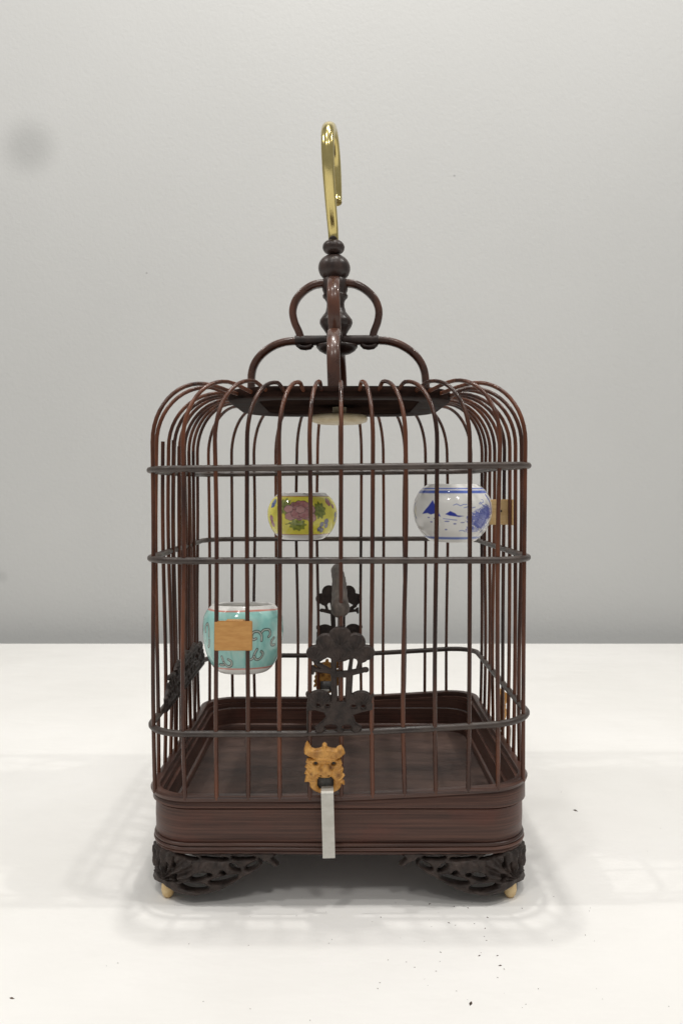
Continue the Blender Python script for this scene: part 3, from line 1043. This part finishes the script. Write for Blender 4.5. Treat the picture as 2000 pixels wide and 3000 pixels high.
def paint_yellow(a, v):
    Rz, cx, top, bot = 635, 795, 190, 1070
    y = bot - v * (bot - top)
    c = canvas(a)
    reps = 2
    a2 = (a + math.pi / reps) % (2 * math.pi / reps) - math.pi / reps
    x = a2 * Rz                                     # arc length in enlarged-photo pixels, 0 = front

    def ax_(zx): return math.asin(max(-.999, min(.999, (zx - cx) / Rz))) * Rz
    yel = np.maximum(240 - y, y - 955)
    n = vnoise(x, y, 300, 4)
    dab(c, yel, (0.88, 0.79, 0.11), 10)
    c[:] *= np.where(yel < 0, 1 + 0.10 * n, 1)[:, None]
    out = (0.05, 0.035, 0.04)

    def petalflower(px, py, R1, R2, np_, rot, col, inner, ol=7):
        X = x - ax_(px); Y = y - py
        th = np.arctan2(Y / R2, X / R1) + rot
        rr = np.hypot(X / R1, Y / R2)
        lim = 0.86 + 0.14 * np.abs(np.cos(th * np_ / 2))
        d = (rr - lim) * min(R1, R2)
        dab(c, d - ol, out, 7, .9)
        dab(c, d, col, 8)
        return th, rr, d

    def leaf(px, py, R1, R2, rot, col):
        X = x - ax_(px); Y = y - py
        th = np.arctan2(Y / R2, X / R1)
        rr = np.hypot(X / R1, Y / R2)
        d = (rr - (0.88 + 0.12 * np.cos(th * 9 + rot))) * min(R1, R2)
        dab(c, d - 5, (0.06, 0.06, 0.02), 8, .6)
        dab(c, d, col, 8)
        dab(c, np.where(d < -4, np.abs(np.sin(th * 4.5 + rot)) * rr * 60 - 6, 99), (0.09, 0.11, 0.02), 8, .45)
        dab(c, np.where(d < 0, (vnoise(X, Y, 90, 9) + .1) * 100, 99), (0.10, 0.15, 0.03), 60, .6)
    leaf(490, 430, 150, 160, 1, (0.42, 0.46, 0.12))
    leaf(1130, 500, 130, 165, 2, (0.30, 0.34, 0.07))
    leaf(735, 770, 165, 120, 0, (0.36, 0.40, 0.08))
    dab(c, pline(x, y, [(ax_(600), 745), (ax_(515), 762)], 7), (0.08, 0.08, 0.02), 6)
    th, rr, d = petalflower(790, 500, 265, 185, 13, .3, (0.46, 0.20, 0.20), None)
    for (px, py, r1, r2, n_) in ((570, 470, 85, 70, 5), (610, 610, 100, 75, 6), (960, 480, 95, 90, 6), (990, 640, 80, 85, 5), (800, 400, 150, 80, 8), (740, 560, 120, 90, 7), (860, 560, 105, 90, 7), (790, 480, 85, 70, 6)):
        petalflower(px, py, r1, r2, n_, px, (0.60, 0.32, 0.31) if n_ < 7 else (0.47, 0.19, 0.20), None, 8)
    dab(c, np.where(d < -6, (vnoise(x, y, 70, 21) - .05) * 100, 99), (0.62, 0.38, 0.36), 50, .4)
    for (px, py, r, col) in ((1250, 715, 52, (.25, .24, .33)), (1180, 770, 46, (.30, .30, .37)), (1265, 795, 46, (.30, .30, .38)), (1150, 855, 44, (.19, .19, .27)), (1205, 880, 44, (.30, .29, .36)),
                             (262, 380, 75, (.12, .17, .42)), (250, 330, 40, (.20, .27, .48)), (255, 660, 62, (.46, .22, .24)), (262, 760, 60, (.42, .2, .22)), (1315, 350, 70, (.42, .17, .17)), (1370, 430, 40, (.38, .15, .16)),
                             (1400, 600, 60, (.25, .24, .28)), (1395, 690, 40, (.3, .3, .33))):
        petalflower(px, py, r, r * 1.05, 5, py, col, None, 5)
    dab(c, np.abs(y - 238) - 6, (0.40, 0.08, 0.04), 7)
    dab(c, np.abs(y - 962) - 6, (0.40, 0.08, 0.04), 7)
    c[v > 1.001] = WHITE
    return c


def paint_blue(a, v):
    Rz, cx, top, bot = 530, 668, 135, 920
    y = bot - v * (bot - top)
    c = canvas(a)
    a2 = (a + math.pi) % (2 * math.pi) - math.pi
    x = a2 * Rz

    def ax_(zx): return math.asin(max(-.999, min(.999, (zx - cx) / Rz))) * Rz

    def P(*pts): return [(ax_(px), py) for px, py in pts]
    B = (0.020, 0.040, 0.36)
    Bl = (0.07, 0.13, 0.50)
    dab(c, np.abs(y - 183) - 9, Bl, 8, .9)
    dab(c, np.abs(y - 228) - 20, Bl, 10, .95)
    dab(c, np.abs(y - 857) - 17, (0.09, 0.16, 0.48), 12, .9)
    dab(c, poly(x, y, P((345, 335), (300, 420), (228, 530), (290, 515), (330, 535), (370, 520), (450, 565), (415, 470))), B, 8)
    dab(c, poly(x, y, P((505, 525), (570, 482), (630, 510), (660, 538), (755, 550), (680, 562), (560, 545))), B, 8)
    for pts in ([(610, 405), (650, 388), (700, 412), (740, 395), (785, 395)], [(745, 440), (790, 428), (840, 444), (900, 432)], [(960, 385), (985, 365), (1000, 385), (970, 392)],
                [(1010, 330), (1030, 340), (1032, 365), (1005, 372)], [(700, 752), (740, 745), (785, 755)], [(835, 772), (900, 765), (1000, 760)], [(480, 585), (560, 595), (655, 605)]):
        dab(c, pline(x, y, P(*pts), 5), Bl, 7, .9)
    for (px, py, r1, r2) in ((300, 575, 20, 9), (385, 588, 32, 10), (325, 634, 20, 9), (525, 622, 36, 9), (630, 655, 22, 10), (735, 637, 30, 7), (388, 718, 20, 20), (505, 735, 20, 10)):
        dab(c, ell(x, y, ax_(px), py, r1, r2), (0.05, 0.07, 0.33), 8, .85)
    nz = vnoise(x, y, 46, 5) + .7 * vnoise(x, y, 24, 8)
    tree = mn(ell(x, y, ax_(860), 590, 70, 55), ell(x, y, ax_(960), 560, 110, 90), ell(x, y, ax_(1060), 520, 130, 110), ell(x, y, ax_(1000), 640, 150, 90), poly(x, y, P((800, 750), (850, 690), (1060, 690), (1030, 730), (940, 735))))
    dab(c, tree + 42 * nz, (0.035, 0.055, 0.33), 16, .95)
    dab(c, np.where(tree < 20, (nz - .25) * 90, 99), (0.22, 0.25, 0.55), 30, .6)
    dab(c, pline(x, y, P((1115, 280), (1140, 380), (1150, 520)), 22), (0.05, 0.085, 0.40), 12, .9)
    dab(c, pline(x, y, P((1060, 780), (1110, 700), (1150, 640)), 10), (0.06, 0.08, 0.36), 8, .8)
    dab(c, pline(x, y, P((148, 390), (142, 480), (155, 590)), 14), (0.05, 0.09, 0.38), 10, .8)
    # the unseen side carries the same sort of landscape
    xb = np.abs(a) * Rz - math.pi * Rz
    dab(c, np.where(np.abs(a) > 2.0, poly(xb, y, [(-320, 560), (-160, 380), (-20, 560)]), 99), B, 8)
    dab(c, np.where(np.abs(a) > 2.0, ell(xb, y, -120, 640, 260, 12), 99), Bl, 8)
    c[v > 1.001] = WHITE
    return c


def paint_teal(a, v):
    Rz, cx, top, bot = 660, 780, 210, 1330
    y = bot - v * (bot - top)
    c = canvas(a)
    a2 = a
    x = a2 * Rz

    def ax_(zx): return math.asin(max(-.999, min(.999, (zx - cx) / Rz))) * Rz

    def P(*pts): return [(ax_(px), py) for px, py in pts]
    n = vnoise(x, y, 420, 3) + .5 * vnoise(x, y, 170, 6)
    teal = np.maximum(272 - y, y - 1205)
    dab(c, teal, (0.36, 0.66, 0.61), 18)
    dab(c, np.where(teal < 0, -(n - .12) * 100, 99), (0.21, 0.52, 0.49), 80, .55)
    dab(c, np.where(teal < 0, (n + .35) * 100, 99), (0.50, 0.70, 0.65), 60, .5)
    red = (0.60, 0.125, 0.065)
    dab(c, np.abs(y - 264 + 6 * np.sin(a * 3)) - 13 - 6 * vnoise(x, y, 240, 2), red, 10, .85)
    dab(c, np.abs(y - 1222 + 5 * np.sin(a * 2 + 1)) - 13, red, 10, .8)
    dark, light = (0.03, 0.03, 0.025), (0.55, 0.60, 0.54)
    curls = [[(1140, 745), (1135, 650), (1085, 592), (1015, 600), (985, 665), (1008, 720), (1052, 708)], [(1140, 605), (1180, 570), (1250, 580), (1266, 650), (1242, 690)],
             [(935, 1070), (1020, 1040), (1046, 960), (1080, 885)], [(1040, 1000), (1085, 1058), (1150, 1045), (1182, 970), (1150, 925)],
             [(400, 1155), (490, 1140), (478, 1010)], [(488, 1110), (555, 1175), (632, 1150), (642, 1085), (590, 1052)],
             [(285, 690), (282, 560), (250, 485), (212, 540), (222, 620)], [(285, 745), (270, 835), (245, 870)], [(1320, 720), (1290, 770), (1300, 835), (1340, 840)]]
    extra = []
    for sh in (2.35, -2.1, 3.3):
        for cu in curls[:6]:
            extra.append([(ax_(px) + sh * Rz, py) for px, py in cu])
    allc = [P(*cu) for cu in curls] + extra
    for cu in allc:
        cu = [(p.x, p.y) for p in spline([(q[0], q[1], 0) for q in cu], 4)]
        for wrap in (0, -2 * math.pi * Rz):
            d = pline(x, y, [(q[0] + wrap, q[1]) for q in cu], 0)
            if d.min() < 40:
                dab(c, d - 24, dark, 8, .95)
                dab(c, d - 9, light, 7, .95)
    dab(c, ell(x, y, ax_(200), 775, 10, 24), dark, 8)
    c[v > 1.001] = WHITE
    return c


PY = [(0, .60), (.03, .66), (.10, .77), (.22, .885), (.38, .97), (.54, 1.0), (.70, .975), (.84, .89), (.93, .79), (1, .69)]
PB = [(0, .56), (.03, .62), (.10, .73), (.22, .86), (.40, .97), (.56, 1.0), (.72, .97), (.86, .87), (.94, .78), (1, .66)]
PT = [(0, .58), (.02, .64), (.07, .73), (.18, .84), (.35, .94), (.58, 1.0), (.80, .985), (.90, .93), (.955, .865), (1, .80)]


def clip_part(parent, plate, stem, pin=None, mt='clip'):
    """wooden clip: outer plate and the stem that passes between two bars to the cup"""
    p_ = obj('clip', *join(box(*plate, 0.0005), box(*stem, 0.0005)), M[mt], parent, False)
    if pin:
        obj('peg', *box(*pin, 0.0003), M['finial'], p_, False)


# yellow cup on the back bars
cy = HW - 0.040
x0, zt_ = at(885.5, 1446, cy)
_, zb_ = at(885.5, 1580, cy - 0.01)
Ry = 102.5 / F * (DIST + cy - 0.004)
tY = make_cup('feeding_cup', 'yellow porcelain cup painted with purple peony flower and green leaves', Ry, zt_ - zb_, PY, paint_yellow, (x0, cy, zb_))
sx_ = -1.5 * SP - x0
clip_part(tY, (sx_, HW + 0.0032 - cy, 0.022, 0.0266, 0.003, 0.0206), (sx_, (HW + 0.002 - cy + Ry * 0.9) / 2, 0.022, 0.013, HW + 0.004 - cy - Ry * 0.9, 0.0202))
# blue and white cup on the right-hand bars
cyb = -1.5 * SP
x0, zt_ = at(1325, 1421, cyb)
_, zb_ = at(1325, 1590, cyb - 0.02)
Rb = 115.5 / F * (DIST + cyb - 0.004)
tB = make_cup('feeding_cup', 'white porcelain cup with blue painted mountain and tree landscape', Rb, zt_ - zb_, PB, paint_blue, (x0, cyb, zb_))
zc1 = at(1460, 1500, cyb)[1] - zb_
clip_part(tB, (HW + 0.0032 - x0, 0, zc1, 0.003, 0.0266, 0.0208), ((HW + 0.002 - x0 + Rb * 0.93) / 2, 0, zc1, HW + 0.004 - x0 - Rb * 0.93, 0.0132, 0.0206), (HW - 0.006 - x0, -0.0068, zc1 + 0.001, 0.0018, 0.0012, 0.0018), 'litclip')
# teal cup on the front bars
px0, _ = at(682.5, 1875, -HW - 0.004)
cyt = -HW + 0.0400
x0, zt_ = at(709, 1777, cyt - 0.005)
_, zb_ = at(709, 1976, cyt - 0.012)
Rt = 118.5 / F * (DIST + cyt - 0.004)
tT = make_cup('feeding_cup', 'turquoise porcelain cup with scroll pattern and wooden plate on its front', Rt, zt_ - zb_, PT, paint_teal, (x0, cyt, zb_), (math.radians(-3.5), 0, 0))
zc1 = at(682, 1875, -HW - 0.004)[1] - zb_
wpl = at(738, 1875, -HW - 0.005)[0] - at(627, 1875, -HW - 0.005)[0]
clip_part(tT, (px0 - x0, -HW - 0.0034 - cyt, zc1, wpl, 0.0034, 0.0207), (px0 - x0, (-HW - 0.003 - cyt - Rt * 0.9) / 2, zc1, 0.013, HW + 0.004 + cyt - Rt * 0.86, 0.0202))

# ------------------------------------------------------------------ dust and crumbs on the table
V, Fc = [], []
spots = [(1378, 2940, .0014), (1464, 2829, .0008), (36, 2925, .0011), (1684, 2375, .0016), (1403, 2800, .0007), (1456, 2800, .0006), (1454, 2192, .0010), (1314, 2704, .0006), (1258, 2648, .0006),
         (1427, 2688, .0006), (1115, 2687, .0005), (1290, 2790, .0005), (1420, 2720, .0005), (1370, 2660, .0006)]
rr_ = random.Random(5)
for _ in range(40):
    spots.append((rr_.gauss(1330, 190), rr_.uniform(2650, 2960), rr_.uniform(.00018, .0004)))
for _ in range(30):
    spots.append((rr_.uniform(20, 1980), rr_.uniform(1960, 2990), rr_.uniform(.00018, .00035)))
for px, py, r in spots:
    gx, gy = ground(px, py)
    a0 = rr_.uniform(0, 6.28)
    b = len(V)
    for k in range(6):
        a = a0 + k * math.pi / 3
        el = 1.7 if k % 3 == 0 else 0.7
        V.append((gx + r * el * math.cos(a), gy + r * el * math.sin(a), 0.00005))
    V.append((gx, gy, r * 0.7 + 0.0001))
    for k in range(6):
        Fc.append((b + k, b + (k + 1) % 6, b + 6))
tag(obj('crumbs', V, Fc, M['crumb'], None, False), 'tiny dark crumbs and dust scattered on the white table', 'crumbs', None, 'stuff')
